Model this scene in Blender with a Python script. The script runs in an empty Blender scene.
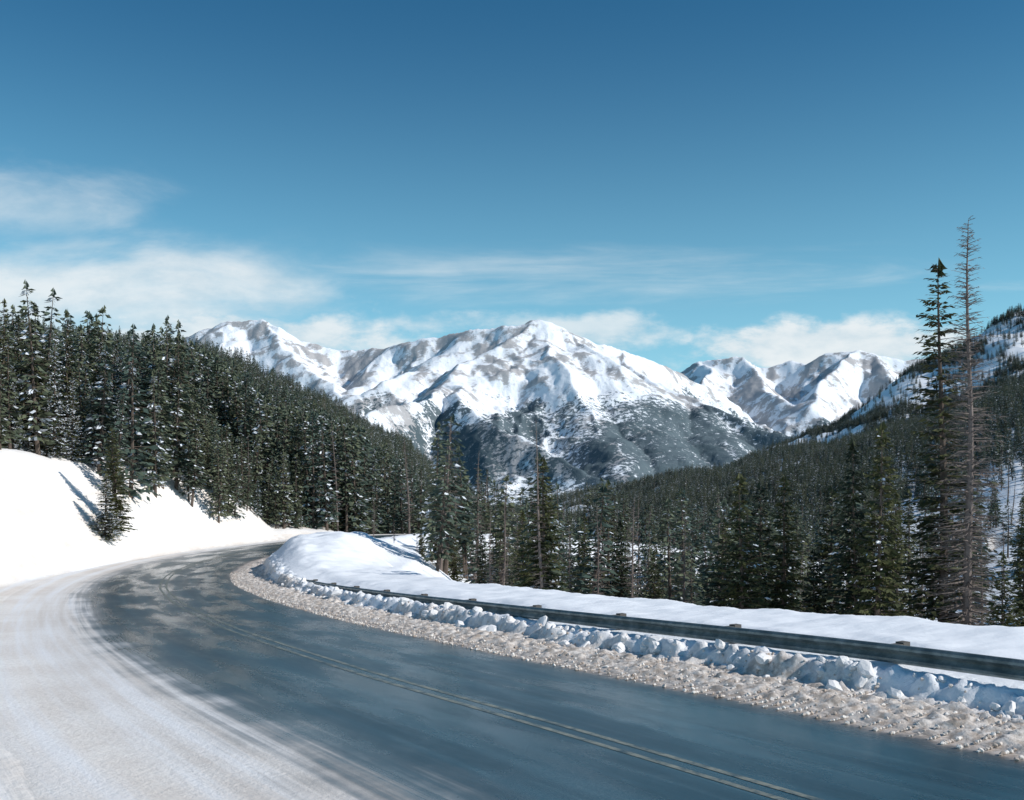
import bpy, math, random
import numpy as np
from mathutils import Vector
random.seed(7); rng=np.random.default_rng(7)
scene=bpy.context.scene
scene.view_settings.view_transform='Standard'
scene.view_settings.look='None'
scene.view_settings.exposure=0
CAMH=3.2
# ------------------------------------------------------------------ noise
def _hash(ix,iy,seed):
    h=(ix.astype(np.int64)*374761393+iy.astype(np.int64)*668265263+seed*1442695041)&0xFFFFFFFF
    h=((h^(h>>13))*1274126177)&0xFFFFFFFF
    h=((h^(h>>16))*2246822519)&0xFFFFFFFF
    return ((h^(h>>15))&0xFFFFFF)/float(0xFFFFFF)
def vn(x,y,seed=0):
    x=np.asarray(x,float);y=np.asarray(y,float)
    ix=np.floor(x);iy=np.floor(y);fx=x-ix;fy=y-iy
    ix=ix.astype(np.int64);iy=iy.astype(np.int64)
    def g(a,b,dx,dy):
        t=_hash(a,b,seed)*6.2831853
        return np.cos(t)*dx+np.sin(t)*dy
    u=fx*fx*fx*(fx*(fx*6-15)+10);v=fy*fy*fy*(fy*(fy*6-15)+10)
    a=g(ix,iy,fx,fy);b=g(ix+1,iy,fx-1,fy);c=g(ix,iy+1,fx,fy-1);d=g(ix+1,iy+1,fx-1,fy-1)
    return ((a*(1-u)+b*u)*(1-v)+(c*(1-u)+d*u)*v)*1.5
def fbm(x,y,oct=4,seed=0,gain=.5):
    s=0;a=1
    for i in range(oct):
        s=s+a*vn(x*2**i+17.3*i,y*2**i-9.1*i,seed+i);a*=gain
    return s
def ridged(x,y,oct=5,seed=0,gain=.5):
    s=0;a=1;n=0;w=1
    for i in range(oct):
        r=(1-np.abs(vn(x*2**i+5.3*i,y*2**i+3.1*i,seed+i)*1.3)).clip(0,1)**2
        s=s+a*r*w;n+=a;w=(r*1.6).clip(0,1);a*=gain
    return s/n
def sst(a,b,x):
    t=((x-a)/(b-a)).clip(0,1);return t*t*(3-2*t)
# ------------------------------------------------------------------ mesh helpers
def mesh_from(name,co,faces,mats=(),smooth=True,attrs=None,matidx=None):
    me=bpy.data.meshes.new(name)
    co=np.asarray(co,np.float32);faces=np.asarray(faces,np.int32)
    k=faces.shape[1];n=len(faces)
    me.vertices.add(len(co));me.vertices.foreach_set('co',co.ravel())
    me.loops.add(n*k);me.loops.foreach_set('vertex_index',faces.ravel())
    me.polygons.add(n);me.polygons.foreach_set('loop_start',np.arange(0,n*k,k,dtype=np.int32))
    me.polygons.foreach_set('use_smooth',np.full(n,smooth))
    for m in mats: me.materials.append(m)
    if matidx is not None: me.polygons.foreach_set('material_index',np.asarray(matidx,np.int32))
    if attrs:
        for an,av in attrs.items():
            a=me.attributes.new(an,'FLOAT','POINT');a.data.foreach_set('value',np.asarray(av,np.float32))
    me.update(calc_edges=True);me.validate()
    return me
def link(name,me,parent=None):
    o=bpy.data.objects.new(name,me);scene.collection.objects.link(o)
    if parent:o.parent=parent
    return o
def grid_faces(nr,nc,wrap=False):
    r=np.arange(nr-1)[:,None];c=np.arange(nc if wrap else nc-1)[None,:]
    c2=(c+1)%nc
    return np.stack([r*nc+c,r*nc+c2,(r+1)*nc+c2,(r+1)*nc+c],-1).reshape(-1,4)
# ------------------------------------------------------------------ road centreline
ctrl=np.array([(30,-18,.3),(20,-9,.2),(13,-2,.1),(9,2.5,.05),(5.6,6.8,0),(2.98,10.3,0),(1.16,13,-.05),(-.18,15.1,-.12),(-2.0,17.7,-.22),
(-4.8,22.5,-.42),(-8.1,28.5,-.7),(-12.6,37.9,-1.1),(-16.9,48.2,-1.45),(-20.1,58.5,-1.68),(-22.2,70.8,-1.78),(-22.2,84.3,-1.8),
(-20,93.8,-1.7),(-17,104,-1.6),(-10,116,-1.8),(0,126,-2.5),(14,136,-4),(35,146,-6.5),(65,155,-9)],float)
def resample(P,step):
    d=np.r_[0,np.cumsum(np.linalg.norm(np.diff(P[:,:2],axis=0),axis=1))]
    n=int(d[-1]/step);t=np.linspace(0,d[-1],n+1)
    return np.stack([np.interp(t,d,P[:,i]) for i in range(3)],1)
CL=resample(ctrl,.25)
for _ in range(3):
    k=9;Pd=np.pad(CL,((k,k),(0,0)),mode='reflect',reflect_type='odd')
    cs=np.cumsum(np.vstack([np.zeros(3),Pd]),axis=0);CL=(cs[2*k+1:]-cs[:-2*k-1])/(2*k+1)
CL=resample(CL,.25)
CT=np.gradient(CL[:,:2],axis=0);CT/=np.linalg.norm(CT,axis=1)[:,None]
CN=np.stack([CT[:,1],-CT[:,0]],1)     # points to the right of travel
CS=np.arange(len(CL))*.25
def road_us(x,y):
    x=np.asarray(x,float).ravel();y=np.asarray(y,float).ravel()
    u=np.full(len(x),999.);s=np.zeros(len(x));z=np.zeros(len(x));cy=np.full(len(x),200.)
    near=np.where((np.hypot(x,y)<330)&(y>-60))[0]
    for i in range(0,len(near),4000):
        id_=near[i:i+4000]
        d2=(x[id_,None]-CL[None,:,0])**2+(y[id_,None]-CL[None,:,1])**2
        j=d2.argmin(1)
        dx=x[id_]-CL[j,0];dy=y[id_]-CL[j,1]
        al=dx*CT[j,0]+dy*CT[j,1];pu=dx*CN[j,0]+dy*CN[j,1]
        dist=np.sqrt(d2[np.arange(len(id_)),j])
        u[id_]=np.sign(pu)*np.where(np.abs(al)<.3,np.abs(pu),dist);s[id_]=CS[j]+al.clip(-.2,.2)
        z[id_]=CL[j,2];cy[id_]=CL[j,1]
    return u,s,z,cy
# ------------------------------------------------------------------ terrain
TA=np.array([-900,-512,-412,-312,-272,-237,-192,-112,-62,-12,88,188,308,408,512,900],float)
TD=np.array([60,80,100,150,200,350,550,800,1200,1600,2600],float)
TT=np.array([
[7,5.4,4.6,3.4,1,-1,-1.5,-3,-5,-6,-6,-6,-6,-5.5,-5,-4],
[9,6.3,5.2,4.1,1.6,-1,-1.6,-4,-6,-7,-8,-8,-7,-6,-5,-3],
[12,8,6.5,5.0,1.6,-1.1,-1.6,-4.5,-8,-10,-11,-10,-9,-7,-5,0],
[20,13,11.0,9,4.5,1.0,-.5,-5,-11,-15,-17,-15,-11,-8,-3,6],
[30,20,18,16,12,8,4,-5,-12,-18,-20,-17,-12,-7,0,15],
[60,46,42,37,32,27,20,0,-10,-24,-26,-18,-8,4,20,50],
[110,85,80,72,66,57,45,18,-4,-28,-25,-8,10,30,52,110],
[120,100,92,80,78,72,62,38,9,-30,-18,8,33,50,80,180],
[100,80,75,70,70,68,60,40,10,-30,-2,20,50,80,130,280],
[90,70,65,60,60,60,50,30,0,-30,0,20,98,205,290,480],
[60,50,40,30,30,20,10,0,-20,-60,-50,-20,40,140,240,400]],float)
def table(x,y):
    ang=np.arctan2(x,y);D=np.hypot(x,y)
    az=1000*np.tan(ang.clip(-.733,.733))
    dd=y.clip(1,None)*1.0
    dd=np.where(np.abs(ang)<.733,dd,D*.743)
    ld=np.log(dd.clip(60,2599));L=np.log(TD)
    az=az.clip(-899,899)
    i=np.searchsorted(L,ld,side='right')-1;i=i.clip(0,len(L)-2)
    j=(np.searchsorted(TA,az,side='right')-1).clip(0,len(TA)-2)
    fi=((ld-L[i])/(L[i+1]-L[i])).clip(0,1);fj=(az-TA[j])/(TA[j+1]-TA[j])
    fj=fj*fj*(3-2*fj)*.5+fj*.5
    T=(TT[i,j]*(1-fj)+TT[i,j+1]*fj)*(1-fi)+(TT[i+1,j]*(1-fj)+TT[i+1,j+1]*fj)*fi
    T=T*(1-sst(.8,2.9,np.abs(ang)))
    amp=(D*.012).clip(.25,14)
    T=T+fbm(x/60,y/60,4,3)*amp*.55+vn(x/11,y/11,9)*.25*sst(60,120,D)
    return T
def height(x,y,full=False):
    x=np.asarray(x,float).ravel();y=np.asarray(y,float).ravel()
    u,s,zr,cy=road_us(x,y)
    T=table(x,y)
    au=np.abs(u)
    footL=np.interp(cy,[20,28,36,45,50,65,80,140],[34,27,17,10.5,8.3,6.0,5.2,5.0])
    wR=np.interp(cy,[10,35,50,60,80,90,110,140],[11,10.5,12,15,15,9,7,7])
    foot=np.where(u<0,footL,wR+2);w=np.where(u<0,footL+1,wR)
    low=zr-.5*(au-w).clip(0,None);up=zr+.92*(au-foot).clip(0,None)
    up=up+fbm(x/7,y/7,3,21)*.35*sst(0,4,au-foot)
    k=1.2*sst(0,3,au-np.minimum(foot,w))+1e-4
    def smax(a,b,k):
        h=(.5+.5*(a-b)/k).clip(0,1);return b*(1-h)+a*h+k*h*(1-h)
    z=smax(T,low,k);z=-smax(-z,-up,k)
    shelf=berm_profile(u,s,x,y)
    inb=(u>3.4)&(u<wR+3)
    m=np.exp(-((((x+11.8)/4.2)**2+((y-64)/14)**2)**1.6))*1.6+np.exp(-(((x+9.4)/2.0)**2+((y-60)/8)**2))*.2
    m=m*sst(4.4,7,u)*(u<100)*(1+.14*fbm(x/3.,y/3.,3,44))
    z=z+np.where(inb,shelf,0)+m
    z=z+fbm(x/2.5,y/2.5,3,33)*.05*sst(5,9,au)*(au<60)
    if full:return z,u,s,zr,(up-T)
    return z
def berm_profile(u,s,x,y):
    w=np.interp(y,[10,35,50,60,80],[11,10.5,12,15,15])
    top=.30+.08*vn(s/5,u*0+3.3,51)
    edge=5.25+.24*vn(s/1.7,0*u+.5,52)+.13*vn(s/.5,0*u+7.5,53)
    rise=sst(edge-.02,edge+.3,u)*top
    rise=rise+sst(3.5,4.6,u)*.08+sst(6.2,7.6,u)*.20
    return rise*(1-sst(w+.5,w+3,u))
def H1(x,y):
    return float(height(np.array([x]),np.array([y]))[0])
# ------------------------------------------------------------------ material helpers
class NT:
    def __init__(s,nt): s.nt=nt;s.n=nt.nodes;s.l=nt.links
    def node(s,t,**kw):
        n=s.n.new(t)
        for k,v in kw.items(): setattr(n,k,v)
        return n
    def put(s,sock,v):
        if isinstance(v,bpy.types.NodeSocket): s.l.new(v,sock)
        else:
            if isinstance(v,(tuple,list)) and len(v)==3 and sock.type=='RGBA': v=(*v,1)
            sock.default_value=v
    def math(s,op,a,b=0.,c=None,clamp=False):
        n=s.node('ShaderNodeMath',operation=op,use_clamp=clamp)
        s.put(n.inputs[0],a);s.put(n.inputs[1],b)
        if c is not None:s.put(n.inputs[2],c)
        return n.outputs[0]
    def mr(s,v,a,b,c=0.,d=1.,smooth=True):
        n=s.node('ShaderNodeMapRange');n.interpolation_type='SMOOTHSTEP' if smooth else 'LINEAR'
        for i,q in enumerate((v,a,b,c,d)): s.put(n.inputs[i],q)
        return n.outputs[0]
    def mix(s,f,a,b,bt='MIX'):
        n=s.node('ShaderNodeMix',data_type='RGBA',blend_type=bt)
        s.put(n.inputs[0],f);s.put(n.inputs[6],a);s.put(n.inputs[7],b)
        return n.outputs[2]
    def noise(s,vec,scale,detail=4.,rough=.55,dist=0.):
        n=s.node('ShaderNodeTexNoise')
        if vec is not None:s.l.new(vec,n.inputs['Vector'])
        n.inputs['Scale'].default_value=scale;n.inputs['Detail'].default_value=detail
        n.inputs['Roughness'].default_value=rough;n.inputs['Distortion'].default_value=dist
        return n.outputs['Fac']
    def attr(s,name):
        n=s.node('ShaderNodeAttribute',attribute_name=name);return n.outputs['Fac']
    def comb(s,x,y,z=0.):
        n=s.node('ShaderNodeCombineXYZ');s.put(n.inputs[0],x);s.put(n.inputs[1],y);s.put(n.inputs[2],z);return n.outputs[0]
    def bump(s,h,strength,dist,prev=None):
        n=s.node('ShaderNodeBump');s.put(n.inputs['Strength'],strength);n.inputs['Distance'].default_value=dist
        s.l.new(h,n.inputs['Height'])
        if prev is not None:s.l.new(prev,n.inputs['Normal'])
        return n.outputs[0]
def mat(name):
    m=bpy.data.materials.new(name);m.use_nodes=True
    t=NT(m.node_tree);b=t.n['Principled BSDF'];return m,t,b
def pos(t): return t.node('ShaderNodeNewGeometry').outputs['Position']

def snow_color(t,P,u,s):
    st=t.comb(t.math('MULTIPLY',u,1.6),t.math('MULTIPLY',s,.045))
    stn=t.noise(st,1.0,4,.6)
    blot=t.noise(P,.35,3,.6);fine=t.noise(P,9.,2,.7)
    leftb=t.math('MULTIPLY',t.mr(u,-24,-8),t.mr(u,4.0,3.0))
    dirt=t.math('MULTIPLY',leftb,t.mr(stn,.30,.62,.30,1.))
    pack=t.mix(t.mr(blot,.35,.65),(.89,.84,.78),(.79,.72,.65))
    pack=t.mix(t.math('MULTIPLY',t.mr(fine,.45,.75),.4),pack,(.56,.50,.45))
    c=t.mix(dirt,(.87,.89,.92),pack)
    ed=t.math('MULTIPLY',t.mr(u,-6.0,-4.0),t.mr(stn,.35,.7,.1,.55))
    c=t.mix(t.math('MULTIPLY',ed,t.mr(u,4.,3.)),c,(.47,.43,.40))
    rb=t.math('MULTIPLY',t.mr(u,3.0,3.5),t.mr(t.math('ADD',u,t.math('MULTIPLY',t.math('SUBTRACT',blot,.5),1.2)),5.8,4.9))
    rn=t.noise(P,5.,4,.7)
    rc=t.mix(t.mr(rn,.35,.65),(.38,.31,.25),(.76,.70,.64))
    rc=t.mix(t.math('MULTIPLY',t.mr(u,4.3,3.4),.5),rc,(.30,.24,.20))
    c=t.mix(t.math('MULTIPLY',rb,.95),c,rc)
    return c
snow,t,b=mat('snow_ground_mat')
P=pos(t);u=t.attr('u');s_=t.attr('s')
c=snow_color(t,P,u,s_)
t.l.new(c,b.inputs['Base Color']);b.inputs['Roughness'].default_value=.65
b.inputs['Specular IOR Level'].default_value=.25
tr=t.noise(t.comb(t.math('MULTIPLY',u,5.),t.math('MULTIPLY',s_,.12)),1.,3,.6)
bm=t.bump(t.noise(P,1.1,6,.65),.55,.14)
bm=t.bump(tr,t.math('MULTIPLY',t.mr(u,-14,-8),.5),.05,bm)
t.l.new(bm,b.inputs['Normal'])
berm_m,t,b=mat('snow_berm_mat')
P=pos(t);u=t.attr('u');s_=t.attr('s')
c=snow_color(t,P,u,s_)
t.l.new(c,b.inputs['Base Color']);b.inputs['Roughness'].default_value=.7;b.inputs['Specular IOR Level'].default_value=.2
bm=t.bump(t.noise(P,6,6,.72),t.mr(u,7.,6.,.3,.7),.06);t.l.new(bm,b.inputs['Normal'])
# road
road_m,t,b=mat('asphalt_mat')
P=pos(t);u=t.attr('u');s_=t.attr('s')
sc=snow_color(t,P,u,s_)
st=t.noise(t.comb(t.math('MULTIPLY',u,2.2),t.math('MULTIPLY',s_,.03)),1.,5,.6)
st2=t.noise(t.comb(t.math('MULTIPLY',u,7.),t.math('MULTIPLY',s_,.09)),1.,4,.6)
bl=t.noise(P,.5,4,.6);gr=t.noise(P,60.,2,.8);patch=t.noise(t.comb(t.math('MULTIPLY',u,.7),t.math('MULTIPLY',s_,.18)),1.,5,.65)
asp=t.mix(t.mr(st,.38,.66),(.005,.025,.038),(.016,.056,.078))  # wet asphalt; the sky's blue reflection is painted into this base
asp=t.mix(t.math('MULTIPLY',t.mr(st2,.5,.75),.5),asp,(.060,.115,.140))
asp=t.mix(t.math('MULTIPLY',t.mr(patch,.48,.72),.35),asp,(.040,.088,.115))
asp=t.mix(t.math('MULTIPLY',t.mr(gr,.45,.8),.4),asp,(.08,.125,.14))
e1=t.math('ADD',u,t.math('ADD',t.math('MULTIPLY',t.math('SUBTRACT',st2,.5),1.8),t.math('MULTIPLY',t.math('SUBTRACT',bl,.5),1.8)))
lf=t.mr(e1,-2.8,-4.2)
halo=t.mr(e1,-2.0,-3.6,0,.4)
e2=t.math('ADD',u,t.math('MULTIPLY',t.math('SUBTRACT',t.noise(P,1.6,5,.7),.5),.9))
rf=t.mr(e2,3.25,3.65)
asp=t.mix(t.mr(e2,2.7,3.4,0,.5),asp,(.15,.125,.105))
asp=t.mix(halo,asp,(.24,.25,.25))
f=t.math('MAXIMUM',lf,rf)
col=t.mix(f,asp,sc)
t.l.new(col,b.inputs['Base Color'])
rough=t.mr(patch,.35,.65,.18,.38);t.l.new(t.mr(f,0.,.6,rough,.7),b.inputs['Roughness'])
b.inputs['Specular IOR Level'].default_value=.6
bm=t.bump(gr,.3,.006);bm=t.bump(t.noise(P,10,4,.7),t.math('MULTIPLY',f,.6),.04,bm);t.l.new(bm,b.inputs['Normal'])
mark_m,t,b=mat('worn_yellow_paint')
P=pos(t);wn=t.noise(P,3.,6,.8)
t.l.new(t.mix(t.mr(wn,.33,.62),(.03,.06,.075),(.25,.25,.20)),b.inputs['Base Color']);b.inputs['Roughness'].default_value=.45
metal,t,b=mat('galvanised_steel')
P=pos(t)
t.l.new(t.mix(t.mr(t.noise(P,3,5,.7),.35,.7),(.10,.13,.13),(.24,.28,.275)),b.inputs['Base Color'])
b.inputs['Metallic'].default_value=.4;b.inputs['Roughness'].default_value=.5
postm,t,b=mat('weathered_post')
t.l.new(t.mix(t.noise(pos(t),12,4,.7),(.05,.045,.04),(.12,.11,.10)),b.inputs['Base Color']);b.inputs['Roughness'].default_value=.85
chunk_m,t,b=mat('snow_chunk_mat')
ri=t.node('ShaderNodeObjectInfo').outputs['Random']
t.l.new(t.mix(ri,(.82,.78,.73),(.42,.34,.28)),b.inputs['Base Color']);b.inputs['Roughness'].default_value=.8
block_m,t,b=mat('snow_block_mat')
t.l.new(t.mix(t.noise(pos(t),3,4,.7),(.87,.88,.9),(.66,.63,.60)),b.inputs['Base Color']);b.inputs['Roughness'].default_value=.75
t.l.new(t.bump(t.noise(pos(t),25,4,.7),.5,.02),b.inputs['Normal'])
def needles(name,c1,c2):
    m,t,b=mat(name)
    ri=t.node('ShaderNodeObjectInfo').outputs['Random']
    P=pos(t)
    n=t.noise(P,.9,1,.6)
    c=t.mix(t.mr(t.math('ADD',t.math('MULTIPLY',n,.7),t.math('MULTIPLY',ri,.45)),.3,.85),c1,c2)
    t.l.new(c,b.inputs['Base Color']);b.inputs['Roughness'].default_value=.7;b.inputs['Specular IOR Level'].default_value=.15
    return m
green=needles('spruce_needles',(.018,.030,.020),(.085,.090,.036))  # near needles painted darker to stand for their shaded side
greenfar=needles('forest_needles',(.055,.084,.070),(.12,.135,.082))  # lightened, with distance haze painted into the green
def bark(name,c1,c2):
    m,t,b=mat(name);P=pos(t)
    t.l.new(t.mix(t.noise(P,3,2,.7),c1,c2),b.inputs['Base Color']);b.inputs['Roughness'].default_value=.9
    b.inputs['Specular IOR Level'].default_value=.1;return m
bark_m=bark('spruce_bark',(.06,.045,.035),(.16,.13,.11))
dead_m=bark('dead_wood',(.10,.08,.07),(.24,.20,.18))
tsnow,t,b=mat('snow_on_branches')
b.inputs['Base Color'].default_value=(.68,.73,.79,1);b.inputs['Roughness'].default_value=.7
# ------------------------------------------------------------------ ground sheet
deg=math.radians
a_in=np.arange(-34,34.01,.16);a_out=np.arange(36,324.1,3.0)
A=np.radians(np.r_[a_in,a_out])
rings=[1.0]
while rings[-1]<2600: rings.append(rings[-1]*1.0125)
R=np.array(rings)
RR,AA=np.meshgrid(R,A,indexing='ij')
X=(RR*np.sin(AA)).ravel();Y=(RR*np.cos(AA)).ravel()
Z,U,S,ZR,_=height(X,Y,True)
low=.07*(1-sst(5.6,6.6,-U))*(U<3.9)*(U>-7)
Z=Z-low-.16*((U>3.3)&(U<14)&(S>0))*(Y<90)*sst(3.3,3.8,U)*(1-sst(11,14,U))
S=np.where(np.abs(U)>900,0,S)
co=np.stack([X,Y,Z],1)
f=grid_faces(len(R),len(A),True)[:, ::-1]
ground=link('snow_ground',mesh_from('snow_ground',co,f,[snow],True,{'u':U,'s':S}))
# ------------------------------------------------------------------ road
def strip(name,us,s0,s1,ds,mats,zf,parent=None):
    ss=np.arange(s0,s1,ds);idx=(ss/.25)
    i=np.floor(idx).astype(int).clip(0,len(CL)-2);fr=(idx-i)[:,None]
    C=CL[i]*(1-fr)+CL[i+1]*fr;N=CN[i]*(1-fr)+CN[i+1]*fr
    U=np.broadcast_to(us[None,:],(len(ss),len(us)));Sg=np.broadcast_to(ss[:,None],U.shape)
    X=C[:,0:1]+N[:,0:1]*U;Y=C[:,1:2]+N[:,1:2]*U;Zr=np.broadcast_to(C[:,2:3],U.shape)
    Z=zf(U,Sg,X,Y,Zr)
    return mesh_from(name,np.stack([X,Y,Z],-1).reshape(-1,3),grid_faces(len(ss),len(us))[:, ::-1],mats,True,{'u':U.ravel(),'s':Sg.ravel()})
smax_=CS[-1]-1
us=np.r_[np.linspace(-7,-6.6,3),np.arange(-6.4,3.8,.2),3.9]
def zroad(U,S,X,Y,Zr):
    edge=(1-sst(-7.0,-6.3,U))
    return Zr+.004-.07*edge+.012*vn(U*.9,S*.2,71)*(U<-3.4)+.02*(1-(U/3.6)**2).clip(0,1)
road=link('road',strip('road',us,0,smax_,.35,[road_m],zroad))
for uu in (-.20,.09):
    me=strip('centre_line',np.array([uu,uu+.10]),0,smax_,.5,[mark_m],lambda U,S,X,Y,Z:Z+.028)
    link('centre_line' ,me,road)
# ------------------------------------------------------------------ snow berm
s_of=lambda yy: float(CS[np.argmin(np.abs(CL[:,1]-yy)+(CL[:,1]>88)*99)])
sA,sB=s_of(1.0),s_of(72)
ub=np.r_[np.arange(3.45,7.4,.055),np.arange(7.5,12.6,.16)]
def zberm(U,S,X,Y,Zr):
    base=height(X.ravel(),Y.ravel()).reshape(X.shape)
    lum=(vn(X*3.2,Y*3.2,81)*.5+.5)
    cell=ridged(X*1.1,Y*1.1,4,85)
    rub=sst(3.5,4.1,U)*(1-sst(5.2,5.8,U))
    wall=sst(4.9,5.3,U)*(1-sst(5.7,6.1,U))
    z=base+rub*(.05*lum+.07*fbm(X*5,Y*5,3,83))+wall*(.18*(cell-.5)+.09*fbm(X*4,Y*4,3,87))
    z=z+sst(6.3,7,U)*.05*fbm(X*.8,Y*.8,3,90)
    e=(1-sst(3.45,3.75,U))*.12+sst(11.6,12.5,U)*.35
    return z-e
link('snow_berm',strip('snow_berm',ub,sA,sB,.07,[berm_m],zberm))
# ------------------------------------------------------------------ guardrail
gr=bpy.data.objects.new('guardrail',None);scene.collection.objects.link(gr)
ss=np.arange(s_of(3.),s_of(70),.4)
def rail_pt(s,u):
    i=int(s/.25);fr=s/.25-i;C=CL[i]*(1-fr)+CL[i+1]*fr;N=CN[i]*(1-fr)+CN[i+1]*fr
    return np.array([C[0]+N[0]*u,C[1]+N[1]*u,C[2]])
def rail_h(y): return float(np.interp(y,[8,16,30,45,55,70],[.80,.78,.66,.48,.40,.30]))
prof=[(0,.0),(-.03,-.005),(-.075,-.045),(-.08,-.085),(-.03,-.125),(-.005,-.155),(-.03,-.185),(-.08,-.225),(-.075,-.265),(-.03,-.305),(0,-.31),
      (.004,-.31),(-.024,-.30),(-.070,-.262),(-.074,-.227),(-.025,-.187),(.001,-.155),(-.025,-.123),(-.074,-.083),(-.070,-.048),(-.027,-.010),(.003,-.002)]
UR=6.05
V=[]
for s in ss:
    for a,b_ in prof:
        p=rail_pt(s,UR+a);p[2]+=rail_h(p[1])+b_;V.append(p)
n=len(prof)
link('rail_beam',mesh_from('rail_beam',V,grid_faces(len(ss),n,True),[metal],False),gr)
def box(c,ax,sx,sy,z0,z1):
    n=np.array([ax[1],-ax[0]])
    vs=[]
    for z in (z0,z1):
        for i,j in ((-1,-1),(1,-1),(1,1),(-1,1)):
            vs.append((c[0]+ax[0]*i*sx+n[0]*j*sy,c[1]+ax[1]*i*sx+n[1]*j*sy,z))
    return vs,[(0,3,2,1),(4,5,6,7),(0,1,5,4),(1,2,6,5),(2,3,7,6),(3,0,4,7)]
V=[];F=[]
for s in np.arange(ss[0]+1,ss[-1],3.81):
    i=int(s/.25);ax=CT[i]
    p=rail_pt(s,UR+.30);h=rail_h(p[1])+p[2]
    vs,fs=box(p,ax,.075,.09,p[2]-.3,h+.015);F+=[tuple(k+len(V) for k in q) for q in fs];V+=vs
    p=rail_pt(s,UR+.105);vs,fs=box(p,ax,.07,.098,h-.30,h-.01);F+=[tuple(k+len(V) for k in q) for q in fs];V+=vs
link('posts',mesh_from('posts',V,F,[postm],False),gr)
# ------------------------------------------------------------------ GN scatter
def scatter(name,P,scale,rot,idx,coll):
    me=bpy.data.meshes.new(name);me.vertices.add(len(P));me.vertices.foreach_set('co',np.asarray(P,np.float32).ravel())
    a=me.attributes.new('sc','FLOAT_VECTOR','POINT');a.data.foreach_set('vector',np.asarray(scale,np.float32).ravel())
    a=me.attributes.new('rt','FLOAT_VECTOR','POINT');a.data.foreach_set('vector',np.asarray(rot,np.float32).ravel())
    a=me.attributes.new('ix','INT','POINT');a.data.foreach_set('value',np.asarray(idx,np.int32))
    o=link(name,me)
    ng=bpy.data.node_groups.new(name+'_gn','GeometryNodeTree')
    ng.interface.new_socket('Geometry',in_out='INPUT',socket_type='NodeSocketGeometry')
    ng.interface.new_socket('Geometry',in_out='OUTPUT',socket_type='NodeSocketGeometry')
    N=ng.nodes;gi=N.new('NodeGroupInput');go=N.new('NodeGroupOutput')
    iop=N.new('GeometryNodeInstanceOnPoints');ci=N.new('GeometryNodeCollectionInfo')
    ci.inputs['Collection'].default_value=coll;ci.inputs['Separate Children'].default_value=True;ci.inputs['Reset Children'].default_value=True
    iop.inputs['Pick Instance'].default_value=True
    def na(nm,ty):
        n=N.new('GeometryNodeInputNamedAttribute');n.data_type=ty;n.inputs['Name'].default_value=nm
        return [o_ for o_ in n.outputs if o_.enabled and o_.name=='Attribute'][0]
    L=ng.links
    L.new(gi.outputs[0],iop.inputs['Points']);L.new(ci.outputs[0],iop.inputs['Instance'])
    L.new(na('ix','INT'),iop.inputs['Instance Index']);L.new(na('rt','FLOAT_VECTOR'),iop.inputs['Rotation']);L.new(na('sc','FLOAT_VECTOR'),iop.inputs['Scale'])
    L.new(iop.outputs[0],go.inputs[0])
    md=o.modifiers.new('scatter','NODES');md.node_group=ng
    return o
import bmesh
cc=bpy.data.collections.new('snow_chunk_source');cb=bpy.data.collections.new('snow_block_source')
for cl_,mm,nm in ((cc,chunk_m,'snow_chunk'),(cb,block_m,'snow_block')):
  for k in range(5):
    bm=bmesh.new();bmesh.ops.create_icosphere(bm,subdivisions=2,radius=1)
    for v in bm.verts:
        d=v.co.normalized()
        r=1+.45*float(vn(np.array([d.x*1.3+k*7.]),np.array([d.y*1.3+d.z*1.1]),k)[0])
        v.co=Vector((max(-.75,min(.75,d.x*r)),max(-.7,min(.7,d.y*r*.8)),max(-.55,min(.5,d.z*r*.7))))
    me=bpy.data.meshes.new('%s_%d'%(nm,k));bm.to_mesh(me);bm.free();me.materials.append(mm)
    cl_.objects.link(bpy.data.objects.new('%s_%d'%(nm,k),me))
def along(n,s0,s1,uf,pw=1.6):
    s=s0+(s1-s0)*rng.random(n)**pw;u=uf(n)
    i=(s/.25).astype(int);x=CL[i,0]+CN[i,0]*u;y=CL[i,1]+CN[i,1]*u
    return x,y
x1,y1=along(14000,s_of(2),s_of(60),lambda n:3.35+rng.random(n)**1.2*2.2)
r=.010+.036*rng.random(14000)**2.8
rot=rng.random((len(r),3))*np.array([.8,.8,6.28])
scatter('snow_rubble',np.stack([x1,y1,height(x1,y1)+r*.15+.02],1),np.stack([r,r,r],1),rot,rng.integers(0,5,len(r)),cc)
x2,y2=along(340,s_of(2),s_of(45),lambda n:5.0+rng.random(n)*.8,1.9)
r=.04+.18*rng.random(340)**2.4
rot=rng.random((len(r),3))*np.array([.8,.8,6.28])
scatter('snow_blocks',np.stack([x2,y2,height(x2,y2)+r*.05],1),np.stack([r*1.3,r,r],1),rot,rng.integers(0,5,len(r)),cb)
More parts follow.
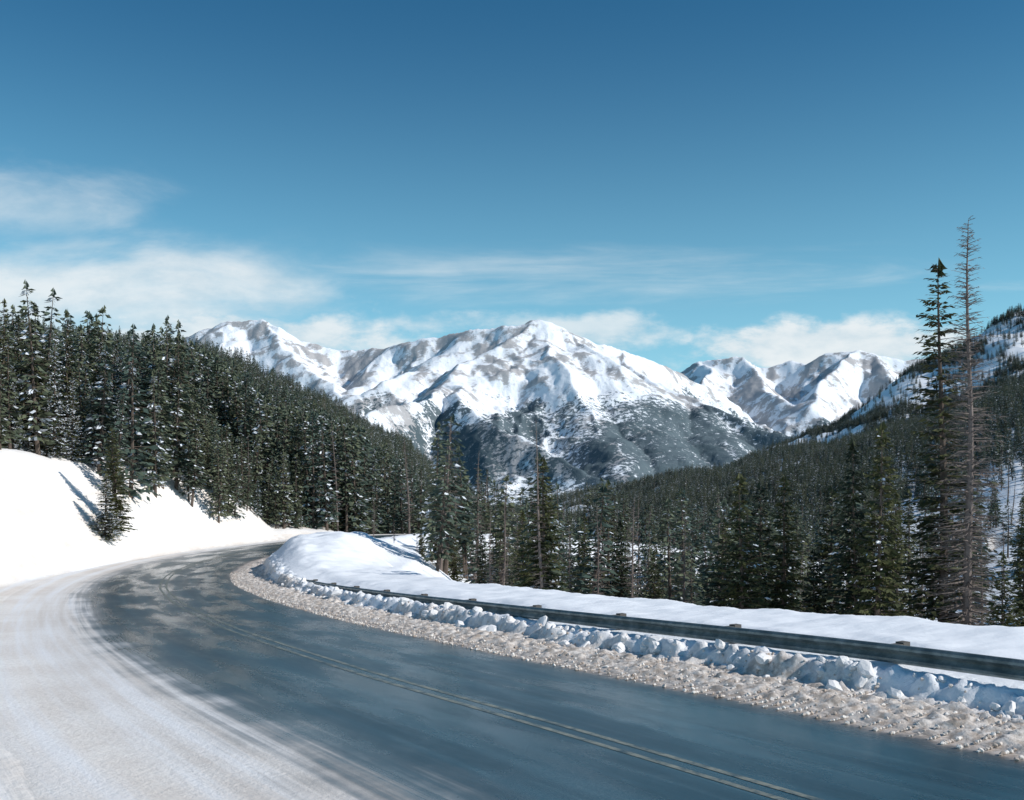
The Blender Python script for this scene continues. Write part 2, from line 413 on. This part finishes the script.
# ------------------------------------------------------------------ trees
def tree_mesh(name,seed,H=12.,R=1.9,whorls=26,per=6,sprays=6,start=.12,snowp=0.,ssize=.42,nm=green,bm_=bark_m,dead=False,gap=.12,power=.85,trunk=.16,bare=0.,twigs=5,droop=0.,wf=1.):
    rd=random.Random(seed);V=[];F=[];M=[]
    def tri(a,b,c,m):
        k=len(V);V.extend((a,b,c));F.append((k,k+1,k+2));M.append(m)
    ns=7;nz=10;ring=[]
    lx=rd.uniform(-.02,.02);ly=rd.uniform(-.02,.02)
    def axis(z): return (lx*z+.05*math.sin(z*.6+seed),ly*z+.05*math.cos(z*.5+seed))
    for i in range(nz+1):
        z=H*i/nz;rr=trunk*(1-.97*i/nz)**.9*(1.25 if i==0 else 1);cx,cy=axis(z)
        if i==0:z=-1.0
        ring.append([(cx+rr*math.cos(6.283*j/ns),cy+rr*math.sin(6.283*j/ns),z) for j in range(ns)])
    for i in range(nz):
        for j in range(ns):
            j2=(j+1)%ns;a,b,c,d=ring[i][j],ring[i][j2],ring[i+1][j2],ring[i+1][j]
            tri(a,b,c,0);tri(a,c,d,0)
    for w in range(whorls):
        t=start+(1-start)*((w+rd.random()*.6)/whorls)
        z0=H*t;tt=(t-start)/(1-start)
        rm=R*(min(1,(1-tt))**power)*(.6+.4*min(1,tt*5+.35))+.12
        rm*=rd.uniform(.75,1.12)
        n=max(3,int(per*(.6+.5*(1-tt))+rd.random()))
        off=rd.random()*6.28
        for k in range(n):
            if rd.random()<gap: continue
            an=off+6.283*k/n+rd.uniform(-.35,.35)
            L=rm*rd.uniform(.6,1.15);zz=z0+rd.uniform(-.18,.18)
            rise=(.35*tt-.32*(1-tt))+rd.uniform(-.14,.14)-droop
            dx,dy=math.cos(an),math.sin(an);cx,cy=axis(zz)
            def pt(f): return (cx+dx*L*f,cy+dy*L*f,zz+L*(rise*f+.12*f*f*(1-tt)))
            a=pt(0);b=pt(1);th=.012+.018*(1-tt)
            tri((a[0],a[1],a[2]+th),(a[0]-dy*th,a[1]+dx*th,a[2]-th),b,0);tri((a[0]+dy*th,a[1]-dx*th,a[2]-th),(a[0],a[1],a[2]+th),b,0)
            if dead or rd.random()<bare:
                for q in range(rd.randint(2,twigs)):
                    f=rd.uniform(.2,.95);p=pt(f);sgn=rd.choice((-1,1));l2=L*.4*rd.uniform(.5,1)
                    ex=(dx*.6-dy*sgn*.8)*l2;ey=(dy*.6+dx*sgn*.8)*l2;ez=rd.uniform(-.7,.15)*l2
                    tri((p[0],p[1],p[2]+.010),(p[0],p[1],p[2]-.012),(p[0]+ex,p[1]+ey,p[2]+ez),0)
                continue
            ns_=max(3,int(sprays*(L/R)**.7+1))
            sn=rd.random()<snowp*2 
            for q in range(ns_):
                f=.08+.92*(q+rd.random())/ns_;p=pt(f)
                sgn=-1 if q%2 else 1
                l2=ssize*rd.uniform(.6,1.2)*(1-.35*f)*(.6+.4*(1-tt));w2=l2*rd.uniform(.35,.62)*wf
                sp=rd.uniform(.35,1.0)*sgn
                vx=dx*(.8)-dy*sp;vy=dy*.8+dx*sp;vz=rd.uniform(-.8,.10)
                q_=math.sqrt(vx*vx+vy*vy+vz*vz);vx/=q_;vy/=q_;vz/=q_
                ro=rd.uniform(-1.0,1.0);sx,sy=-vy,vx;sz=math.sin(ro);sx*=math.cos(ro);sy*=math.cos(ro)
                m=2 if (sn and rd.random()<.5) else 1
                if m==2: l2*=.8;w2*=.8
                tip=(p[0]+vx*l2,p[1]+vy*l2,p[2]+vz*l2)
                mid=(p[0]+vx*l2*.45,p[1]+vy*l2*.45,p[2]+vz*l2*.45)
                A_=(mid[0]+sx*w2*.5,mid[1]+sy*w2*.5,mid[2]+sz*w2*.5);B_=(mid[0]-sx*w2*.5,mid[1]-sy*w2*.5,mid[2]-sz*w2*.5)
                tri(p,A_,tip,m);tri(p,tip,B_,m)
    cx,cy=axis(H)
    if not dead:
        for q in range(10):
            an=rd.random()*6.28;zt=H-.5*rd.random();l=.22
            tri((cx,cy,zt),(cx+math.cos(an)*l,cy+math.sin(an)*l,zt+.05),(cx+math.cos(an)*.04,cy+math.sin(an)*.04,zt+.35),1)
    return mesh_from(name,V,F,[bm_,nm,tsnow],False,None,M)
fc=bpy.data.collections.new('forest_tree_source')
specs=[dict(R=1.85,snowp=.10),dict(R=1.5,power=.75,snowp=.07),dict(R=2.1,start=.05,snowp=.11),dict(R=1.3,start=.25,power=.6,gap=.2,whorls=20,snowp=.06),
       dict(R=1.7,start=.1,snowp=.26),dict(R=.8,dead=True,whorls=26,bm_=dead_m,start=.2,trunk=.13),dict(R=1.0,dead=True,whorls=30,bm_=dead_m,start=.12,trunk=.15)]
for k,sp in enumerate(specs):
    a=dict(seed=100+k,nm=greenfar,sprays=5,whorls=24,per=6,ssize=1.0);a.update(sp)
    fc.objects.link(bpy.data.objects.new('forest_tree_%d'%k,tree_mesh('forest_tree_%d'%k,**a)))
def ray_forest(n,d0,d1,a0,a1):
    D=np.sqrt(d0*d0+(d1*d1-d0*d0)*rng.random(n));a=np.radians(a0+(a1-a0)*rng.random(n))
    return D*np.sin(a),D*np.cos(a)
xs=[ray_forest(40000,45,1150,-36,36),ray_forest(2600,50,330,-36,-3),ray_forest(8000,300,1100,5,36),ray_forest(6500,130,620,-5,20),ray_forest(500,88,140,-20,-8),ray_forest(500,70,160,-4,16)]
x=np.concatenate([q[0] for q in xs]);y=np.concatenate([q[1] for q in xs])
z,u_,s_2,zr,upT=height(x,y,True)
az=x/y*1000;D=np.hypot(x,y)
keep=np.where(u_<0,((upT>.3)&(u_<-9))|((y>80)&(u_<-9.))|((y>94)&(u_<-7)),(u_>15.5))
keep&=~((y<62)&(u_>0)&(az<-40))
keep&=~((u_>0)&(u_<22)&(y>75)&(y<112)&(az<-110))
dens=np.full(len(x),1.)
dens*=np.where((az>300)&(az<900)&(D<260),.38,1)
dens*=np.where((az>60)&(az<=300)&(D<120),.7,1)
cl=fbm(x/45,y/45,3,61)
dens*=np.where(az>-30,np.where(cl>-.45,1,.6),np.where(cl>-.5,1,.6))
keep&=rng.random(len(x))<dens
x,y,z,az,D=x[keep],y[keep],z[keep],az[keep],D[keep]
x3,y3=ray_forest(26000,1150,2000,6,36)
z3=height(x3,y3);n3=fbm(x3/90,y3/260,4,65)
k3=(n3>.02)|(rng.random(len(x3))<.12)
x3,y3,z3=x3[k3],y3[k3],z3[k3]
x4,y4=ray_forest(14000,1150,2500,-34,8)
k4=fbm(x4/120,y4/120,3,66)>-.35
x4,y4=x4[k4],y4[k4];z4=height(x4,y4)
hh=np.where(az<-100,9+5.5*rng.random(len(x)),6.5+4.5*rng.random(len(x)))
hh=np.where(rng.random(len(x))<.25,hh*.5,hh)
hh=np.where((D<115)&(az<-200)&(az>-330),hh*.6,hh)
kk=rng.random(len(x));idx=rng.integers(0,5,len(x))
pd=np.where((az>-120)&(D<330),.25,.05)
idx=np.where(kk<pd,rng.integers(5,7,len(x)),idx)
X=np.r_[x,x3,x4];Y=np.r_[y,y3,y4];Z=np.r_[z,z3,z4]-.15
sc=np.r_[hh/12,.75+.35*rng.random(len(x3)),.8+.3*rng.random(len(x4))]
wd=sc*(.85+.5*rng.random(len(sc)))*np.r_[np.full(len(x),1.),np.full(len(x3)+len(x4),1.3)]
ix=np.r_[idx,rng.integers(0,5,len(x3)+len(x4))]
rot=np.stack([.04*rng.standard_normal(len(X)),.04*rng.standard_normal(len(X)),6.28*rng.random(len(X))],1)
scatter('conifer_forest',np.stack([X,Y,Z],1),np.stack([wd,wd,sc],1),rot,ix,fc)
print('forest',len(X))
hero=[tree_mesh('spruce_a',1,R=2.1,whorls=46,per=9,sprays=20,ssize=.55,start=.04,snowp=.02),
      tree_mesh('spruce_b',2,R=1.7,whorls=44,per=8,sprays=18,ssize=.52,start=.06,power=.75,gap=.12,snowp=.02),
      tree_mesh('spruce_c',3,R=1.8,whorls=44,per=8,sprays=20,ssize=.48,start=.04,snowp=.45),
      tree_mesh('spruce_d',4,R=1.25,whorls=38,per=7,sprays=13,ssize=.46,start=.15,power=.55,gap=.28,bare=.2),
      tree_mesh('spruce_e',5,R=1.9,whorls=46,per=8,sprays=20,ssize=.48,start=.05,power=.8,gap=.15,snowp=.2)]
deadm=[tree_mesh('dead_a',11,H=18,R=1.7,whorls=115,per=9,start=.08,dead=True,bm_=dead_m,power=.6,trunk=.2,gap=.2,twigs=11,droop=.02),
       tree_mesh('dead_b',12,H=12,R=.9,whorls=50,per=6,start=.2,dead=True,bm_=dead_m,power=.5,trunk=.13,gap=.25,twigs=7)]
sparse=tree_mesh('spruce_sparse',24,H=16,R=1.5,whorls=64,per=8,sprays=17,ssize=.46,start=.10,power=.50,gap=.32,bare=.15,trunk=.18)
def place(name,me,az,D,el,baseH,w=1.,rz=None):
    """tree at bearing az and distance D (m); el gives the crown-top elevation (both image pixel offsets, taken as milli-tangent)"""
    x=az/1000*D;y=D;z=H1(x,y)-.2
    h=CAMH+el/1000*D-z  # height fitted so the crown top meets its image row
    o=link(name,me);o.location=(x,y,z);k=h/baseH
    o.scale=(k*w,k*w,k);o.rotation_euler=(0,0,random.random()*6.28 if rz is None else rz)
    return o
T='spruce_tree'
place('dead_spruce_tree',deadm[0],457,38,272,18,1.0)
place(T,sparse,434,40,229,16,1.25)
for az_,D_,el_,k,w in [(364,38,64,0,.95),(346,40,48,0,.9),(28,46,32,0,1.25),(228,42,14,0,1.2),(247,45,5,1,1.3),(268,43,12,0,1.2),(318,48,2,1,1.3),(300,46,-60,0,1.3),
     (96,56,8,3,1.2),(112,54,-30,0,1.2),(488,36,-62,0,1.2),(142,50,-60,0,1.2),(-72,66,0,0,1.),(-58,70,-15,1,1.1),(-30,62,-40,1,1.),(70,66,-25,1,1.),(398,60,0,3,1.),
     (200,58,-70,0,1.2),(512,55,0,1,1.),(212,50,-30,1,1.2),(378,46,0,1,1.),(12,56,-20,0,1.),(-90,72,-35,0,1.)]:
    place(T,hero[k],az_,D_,el_,12,w)
for az_,D_,el_,w in [(58,52,-28,1),(86,50,-15,1),(-22,58,-18,1),(6,60,-20,1),(172,56,-20,1),(385,48,-5,1),(410,52,-30,1),(335,50,-25,1),(470,45,-20,1),(-118,75,-25,1),(-95,70,-40,1),(120,48,-15,1),(440,60,20,1),(-138,90,-5,1)]:
    place('dead_spruce_tree',deadm[1],az_,D_,el_,12,w)
for az_,D_,el_,k in [(-508,78,190,4),(-493,84,175,4),(-474,82,186,0),(-446,88,180,4),(-458,80,160,2),(-430,92,160,2),(-412,92,155,4),(-398,96,148,2),(-380,96,140,2),(-364,98,120,2),(-350,98,112,2),
        (-338,100,102,2),(-325,104,95,4),(-500,77,130,2),(-440,82,120,2),(-420,84,110,2),(-395,88,100,2),(-525,80,185,0),(-545,76,190,1),(-312,108,80,4),(-372,90,75,2),
        (-484,79,110,2),(-465,79,100,4),(-360,94,70,2),(-345,97,60,2),(-330,100,50,4),(-402,90,110,4),(-300,108,40,4),(-285,110,30,2)]:
    place(T,hero[k],az_,D_,el_,12,.95)
place(T,hero[1],-396,75,64,12,1.3)
place(T,hero[2],-407,72.5,17,12,2.2)  # frosted shrub, stood in for by a widened snowy spruce mesh
# ------------------------------------------------------------------ mountains
ridges=[
 [(-420,120,7400),(-340,146,7300),(-312,158,7200),(-290,172,7100),(-257,174,7000),(-237,165,6900),(-212,152,6900),(-167,140,6900)],
 [(-167,140,6900),(-122,144,6600),(-82,155,6300),(-42,164,6100),(0,168,6000),(18,174,6000),(48,159,6000),(78,147,6050),(108,142,6100),(148,128,6200),(178,118,6400),(210,100,6500)],
 [(18,174,6000),(34,150,5700),(62,118,5200),(90,80,4700),(105,45,4200),(120,10,3700)],
 [(18,174,6000),(-30,138,5600),(-60,108,5100),(-95,92,4600),(-135,85,4200),(-175,60,3900)],
 [(-60,108,5100),(-52,92,4500),(-5,62,4000),(50,25,3600),(110,-2,3200)],
 [(-42,164,6100),(-80,130,5800),(-125,112,5500)],
 [(108,142,6100),(140,112,5600),(180,88,5200),(230,66,4800),(290,50,4500)],
 [(140,112,5600),(138,80,5000),(150,50,4500),(165,18,4000)],
 [(180,88,5200),(205,50,4600),(215,20,4200)],
 [(150,110,9000),(188,130,8800),(228,135,8600),(248,124,8650),(263,125,8600),(288,132,8500),(303,128,8400),(318,138,8300),(348,142,8200),(368,137,8100),(393,132,8000),(450,134,8000),(600,140,8000)],
 [(228,135,8600),(262,100,7600),(300,70,6800),(330,55,6000)],
 [(188,130,8800),(190,105,7900),(230,80,7000)],
 [(348,142,8200),(312,112,7500),(285,85,6900)],[(368,137,8100),(385,105,7300),(395,80,6600)],
 [(-257,174,7000),(-225,140,6500),(-190,112,6000),(-160,80,5400)],[(-290,172,7100),(-300,140,6500),(-280,100,6000)],
 [(-122,144,6600),(-150,118,6100),(-175,90,5700)],[(48,159,6000),(100,125,5500),(118,100,5200)]]
aa=np.radians(np.arange(-34,34.01,.08));rr=[2450.]
while rr[-1]<10000: rr.append(rr[-1]*1.0036)
rr=np.array(rr);RR,AA=np.meshgrid(rr,aa,indexing='ij')
X=(RR*np.sin(AA)).ravel();Y=(RR*np.cos(AA)).ravel()
wx=X+100*fbm(X/800,Y/800,4,201,.45);wy=Y+100*fbm(X/800,Y/800,4,202,.45)
best=np.full(len(X),-1e9);bd=np.full(len(X),1e9)
for ri_,rg in enumerate(ridges):
    Pn=np.array([(a/1000*d,d,CAMH+e/1000*d) for a,e,d in rg]);rb=np.full(len(X),-1e9);rd_=np.full(len(X),1e9)
    for i in range(len(Pn)-1):
        A0=Pn[i];B0=Pn[i+1];ab=B0[:2]-A0[:2];L2=(ab**2).sum()
        tt=(((wx-A0[0])*ab[0]+(wy-A0[1])*ab[1])/L2).clip(0,1)
        dd=np.hypot(wx-A0[0]-ab[0]*tt,wy-A0[1]-ab[1]*tt);dr=np.sqrt(dd*dd+6*6)-6
        h=A0[2]+(B0[2]-A0[2])*tt-1500*(1-np.exp(-dr/2200))
        rb=np.maximum(rb,h);bd=np.minimum(bd,dd)
    best=np.maximum(best,rb)
hz=best
er=ridged(X/480,Y/480,6,210,.5);er2=ridged((X+.35*Y)/180,Y/330,4,223,.5)
kk_=sst(0,420,bd)
hz=hz-(1-er)*150*kk_-(1-er2)*46*sst(15,220,bd)+fbm(X/110,Y/110,4,230)*9
floor=-60+25*fbm(X/700,Y/700,3,240)
h_=(.5+.5*(hz-floor)/160).clip(0,1);hz=floor*(1-h_)+hz*h_+160*h_*(1-h_)
# woodland cover: below the tree line, broken by avalanche paths and open slopes
maz=X/Y*1000
tl=420+150*fbm(X/900,Y/900,3,260)+140*fbm(X/200,Y/200,4,262)
wood=sst(110,-160,hz-tl)
openslope=np.exp(-((maz-(20+(4000-Y)*-.055))/40)**2)*sst(5400,4400,Y)
wood=wood*(1-.62*openslope)*(1-.5*sst(.1,.6,fbm(X/120,Y/500,3,264)))
wood=np.maximum(wood,(.92*np.exp(-((maz-165)/80)**2)*sst(5400,4950,Y)*sst(580,400,hz+70*fbm(X/150,Y/150,3,266))))
mt,t,b=mat('mountain_mat')
P=pos(t)
nrm=t.node('ShaderNodeNewGeometry').outputs['Normal'];ns=t.node('ShaderNodeSeparateXYZ');t.l.new(nrm,ns.inputs[0])
ga=t.attr('gul');wd_=t.attr('wood')
nA=t.noise(P,.0016,6,.6);nB=t.noise(P,.009,6,.72);nC=t.noise(P,.045,4,.75)
rockf=t.math('ADD',t.mr(ns.outputs[0],.15,-.45,0,.40,False),t.math('ADD',t.math('MULTIPLY',t.math('SUBTRACT',nB,.5),3.2),t.math('MULTIPLY',t.math('SUBTRACT',nA,.5),2.4)))
rockf=t.math('ADD',rockf,t.math('MULTIPLY',t.math('SUBTRACT',ga,.42),1.3))
rockf=t.mr(rockf,.12,.52)
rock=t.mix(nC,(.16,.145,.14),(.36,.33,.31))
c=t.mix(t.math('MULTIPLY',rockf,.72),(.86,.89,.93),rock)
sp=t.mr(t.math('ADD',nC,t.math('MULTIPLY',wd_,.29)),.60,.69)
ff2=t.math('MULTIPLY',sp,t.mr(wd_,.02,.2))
c=t.mix(t.math('MULTIPLY',ff2,.93),c,t.mix(nB,(.042,.076,.094),(.078,.118,.134)))  # forest colour, with bluish distance haze painted into the tint
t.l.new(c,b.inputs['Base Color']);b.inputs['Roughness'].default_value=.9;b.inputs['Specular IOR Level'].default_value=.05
bm=t.bump(nB,.6,18.);bm=t.bump(nC,.6,7.,bm);t.l.new(bm,b.inputs['Normal'])
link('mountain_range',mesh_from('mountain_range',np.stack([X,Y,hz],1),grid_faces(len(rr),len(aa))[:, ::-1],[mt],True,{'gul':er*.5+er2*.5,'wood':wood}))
# ------------------------------------------------------------------ light
SEL,SAZ=34.,108.
sd=Vector((math.sin(deg(SAZ))*math.cos(deg(SEL)),math.cos(deg(SAZ))*math.cos(deg(SEL)),math.sin(deg(SEL))))
L=bpy.data.lights.new('sun','SUN');L.energy=4.4;L.angle=deg(.5);L.color=(1,.955,.90)
lo=bpy.data.objects.new('sun',L);scene.collection.objects.link(lo);lo.rotation_euler=sd.to_track_quat('Z','Y').to_euler()
w=bpy.data.worlds.new('World');scene.world=w;w.use_nodes=True
t=NT(w.node_tree);t.n.clear()
out=t.node('ShaderNodeOutputWorld');bg=t.node('ShaderNodeBackground');t.l.new(bg.outputs[0],out.inputs[0])
sky=t.node('ShaderNodeTexSky');sky.sky_type='NISHITA';sky.sun_disc=False;sky.sun_elevation=deg(SEL);sky.sun_rotation=deg(SAZ)
sky.altitude=3000;sky.air_density=1.0;sky.dust_density=.3;sky.ozone_density=2.0
tc=t.node('ShaderNodeTexCoord').outputs['Generated'];sp=t.node('ShaderNodeSeparateXYZ');t.l.new(tc,sp.inputs[0])
ez=sp.outputs[2]
grade=t.mix(t.mr(ez,.10,.46),(.50,1.50,1.36),(.02,.74,.96))
grade=t.mix(t.mr(ez,.5,.9),grade,(.50,1.05,1.22))
skc=t.mix(1.,sky.outputs[0],grade,'MULTIPLY')
skc=t.mix(t.math('MULTIPLY',t.math('EXPONENT',t.math('MULTIPLY',t.math('MAXIMUM',ez,0.),-6.6)),.98),skc,(5.2,7.4,8.5))
yy=t.math('MAXIMUM',sp.outputs[1],.08)
az=t.math('DIVIDE',sp.outputs[0],yy);el=t.math('DIVIDE',sp.outputs[2],yy)
cv=t.comb(t.math('MULTIPLY',az,3.5),t.math('MULTIPLY',el,9.),0.)
n1=t.noise(cv,1.3,7,.58,.3);n2=t.noise(t.comb(t.math('MULTIPLY',az,3.2),t.math('MULTIPLY',el,26.),4.),1.,6,.6,.5)
n3=t.noise(t.comb(t.math('MULTIPLY',az,12.),t.math('MULTIPLY',el,26.),2.),1.,6,.6,.1)
def ell(a0,e0,ra,re):
    q=t.math('ADD',t.math('POWER',t.math('ABSOLUTE',t.math('DIVIDE',t.math('SUBTRACT',az,a0),ra)),2.),t.math('POWER',t.math('ABSOLUTE',t.math('DIVIDE',t.math('SUBTRACT',el,e0),re)),2.))
    return t.math('EXPONENT',t.math('MULTIPLY',q,-1.))
def cloud(m,n,lo_,hi_,amt):
    v=t.math('ADD',t.math('MULTIPLY',t.math('SUBTRACT',n,.5),2.0),m)
    return t.math('MULTIPLY',t.mr(v,lo_,hi_),t.math('MULTIPLY',t.mr(m,.03,.5),amt))
cs_=[cloud(ell(-.54,.285,.18,.055),n1,.35,1.15,.55),
 cloud(ell(-.46,.195,.28,.06),n1,.15,.95,.85),
 cloud(ell(-.30,.150,.24,.045),n3,.25,.85,.85),
 cloud(ell(.10,.215,.5,.030),n2,.40,1.35,.48),
 cloud(ell(.32,.146,.17,.030),n3,.30,.80,.9),
 cloud(ell(.10,.160,.10,.022),n3,.40,1.0,.7),
 cloud(ell(-.08,.170,.14,.022),n3,.55,1.2,.6)]
cl=cs_[0]
for q in cs_[1:]: cl=t.math('MAXIMUM',cl,q)
cl=t.math('MULTIPLY',cl,t.mr(sp.outputs[1],.05,.15))
ccol=t.mix(t.mr(n3,.35,.65),(6.6,7.6,8.2),(8.8,9.1,9.2))
fin=t.mix(cl,skc,ccol)
t.l.new(fin,bg.inputs[0]);bg.inputs[1].default_value=.1
# ------------------------------------------------------------------ camera
cam=bpy.data.cameras.new('camera');co_=bpy.data.objects.new('camera',cam);scene.collection.objects.link(co_)
co_.location=(0,0,CAMH);co_.rotation_euler=(math.pi/2,0,0)
cam.lens=35.156;cam.sensor_width=36;cam.shift_y=92/1024;cam.clip_end=30000;cam.clip_start=.1
scene.camera=co_
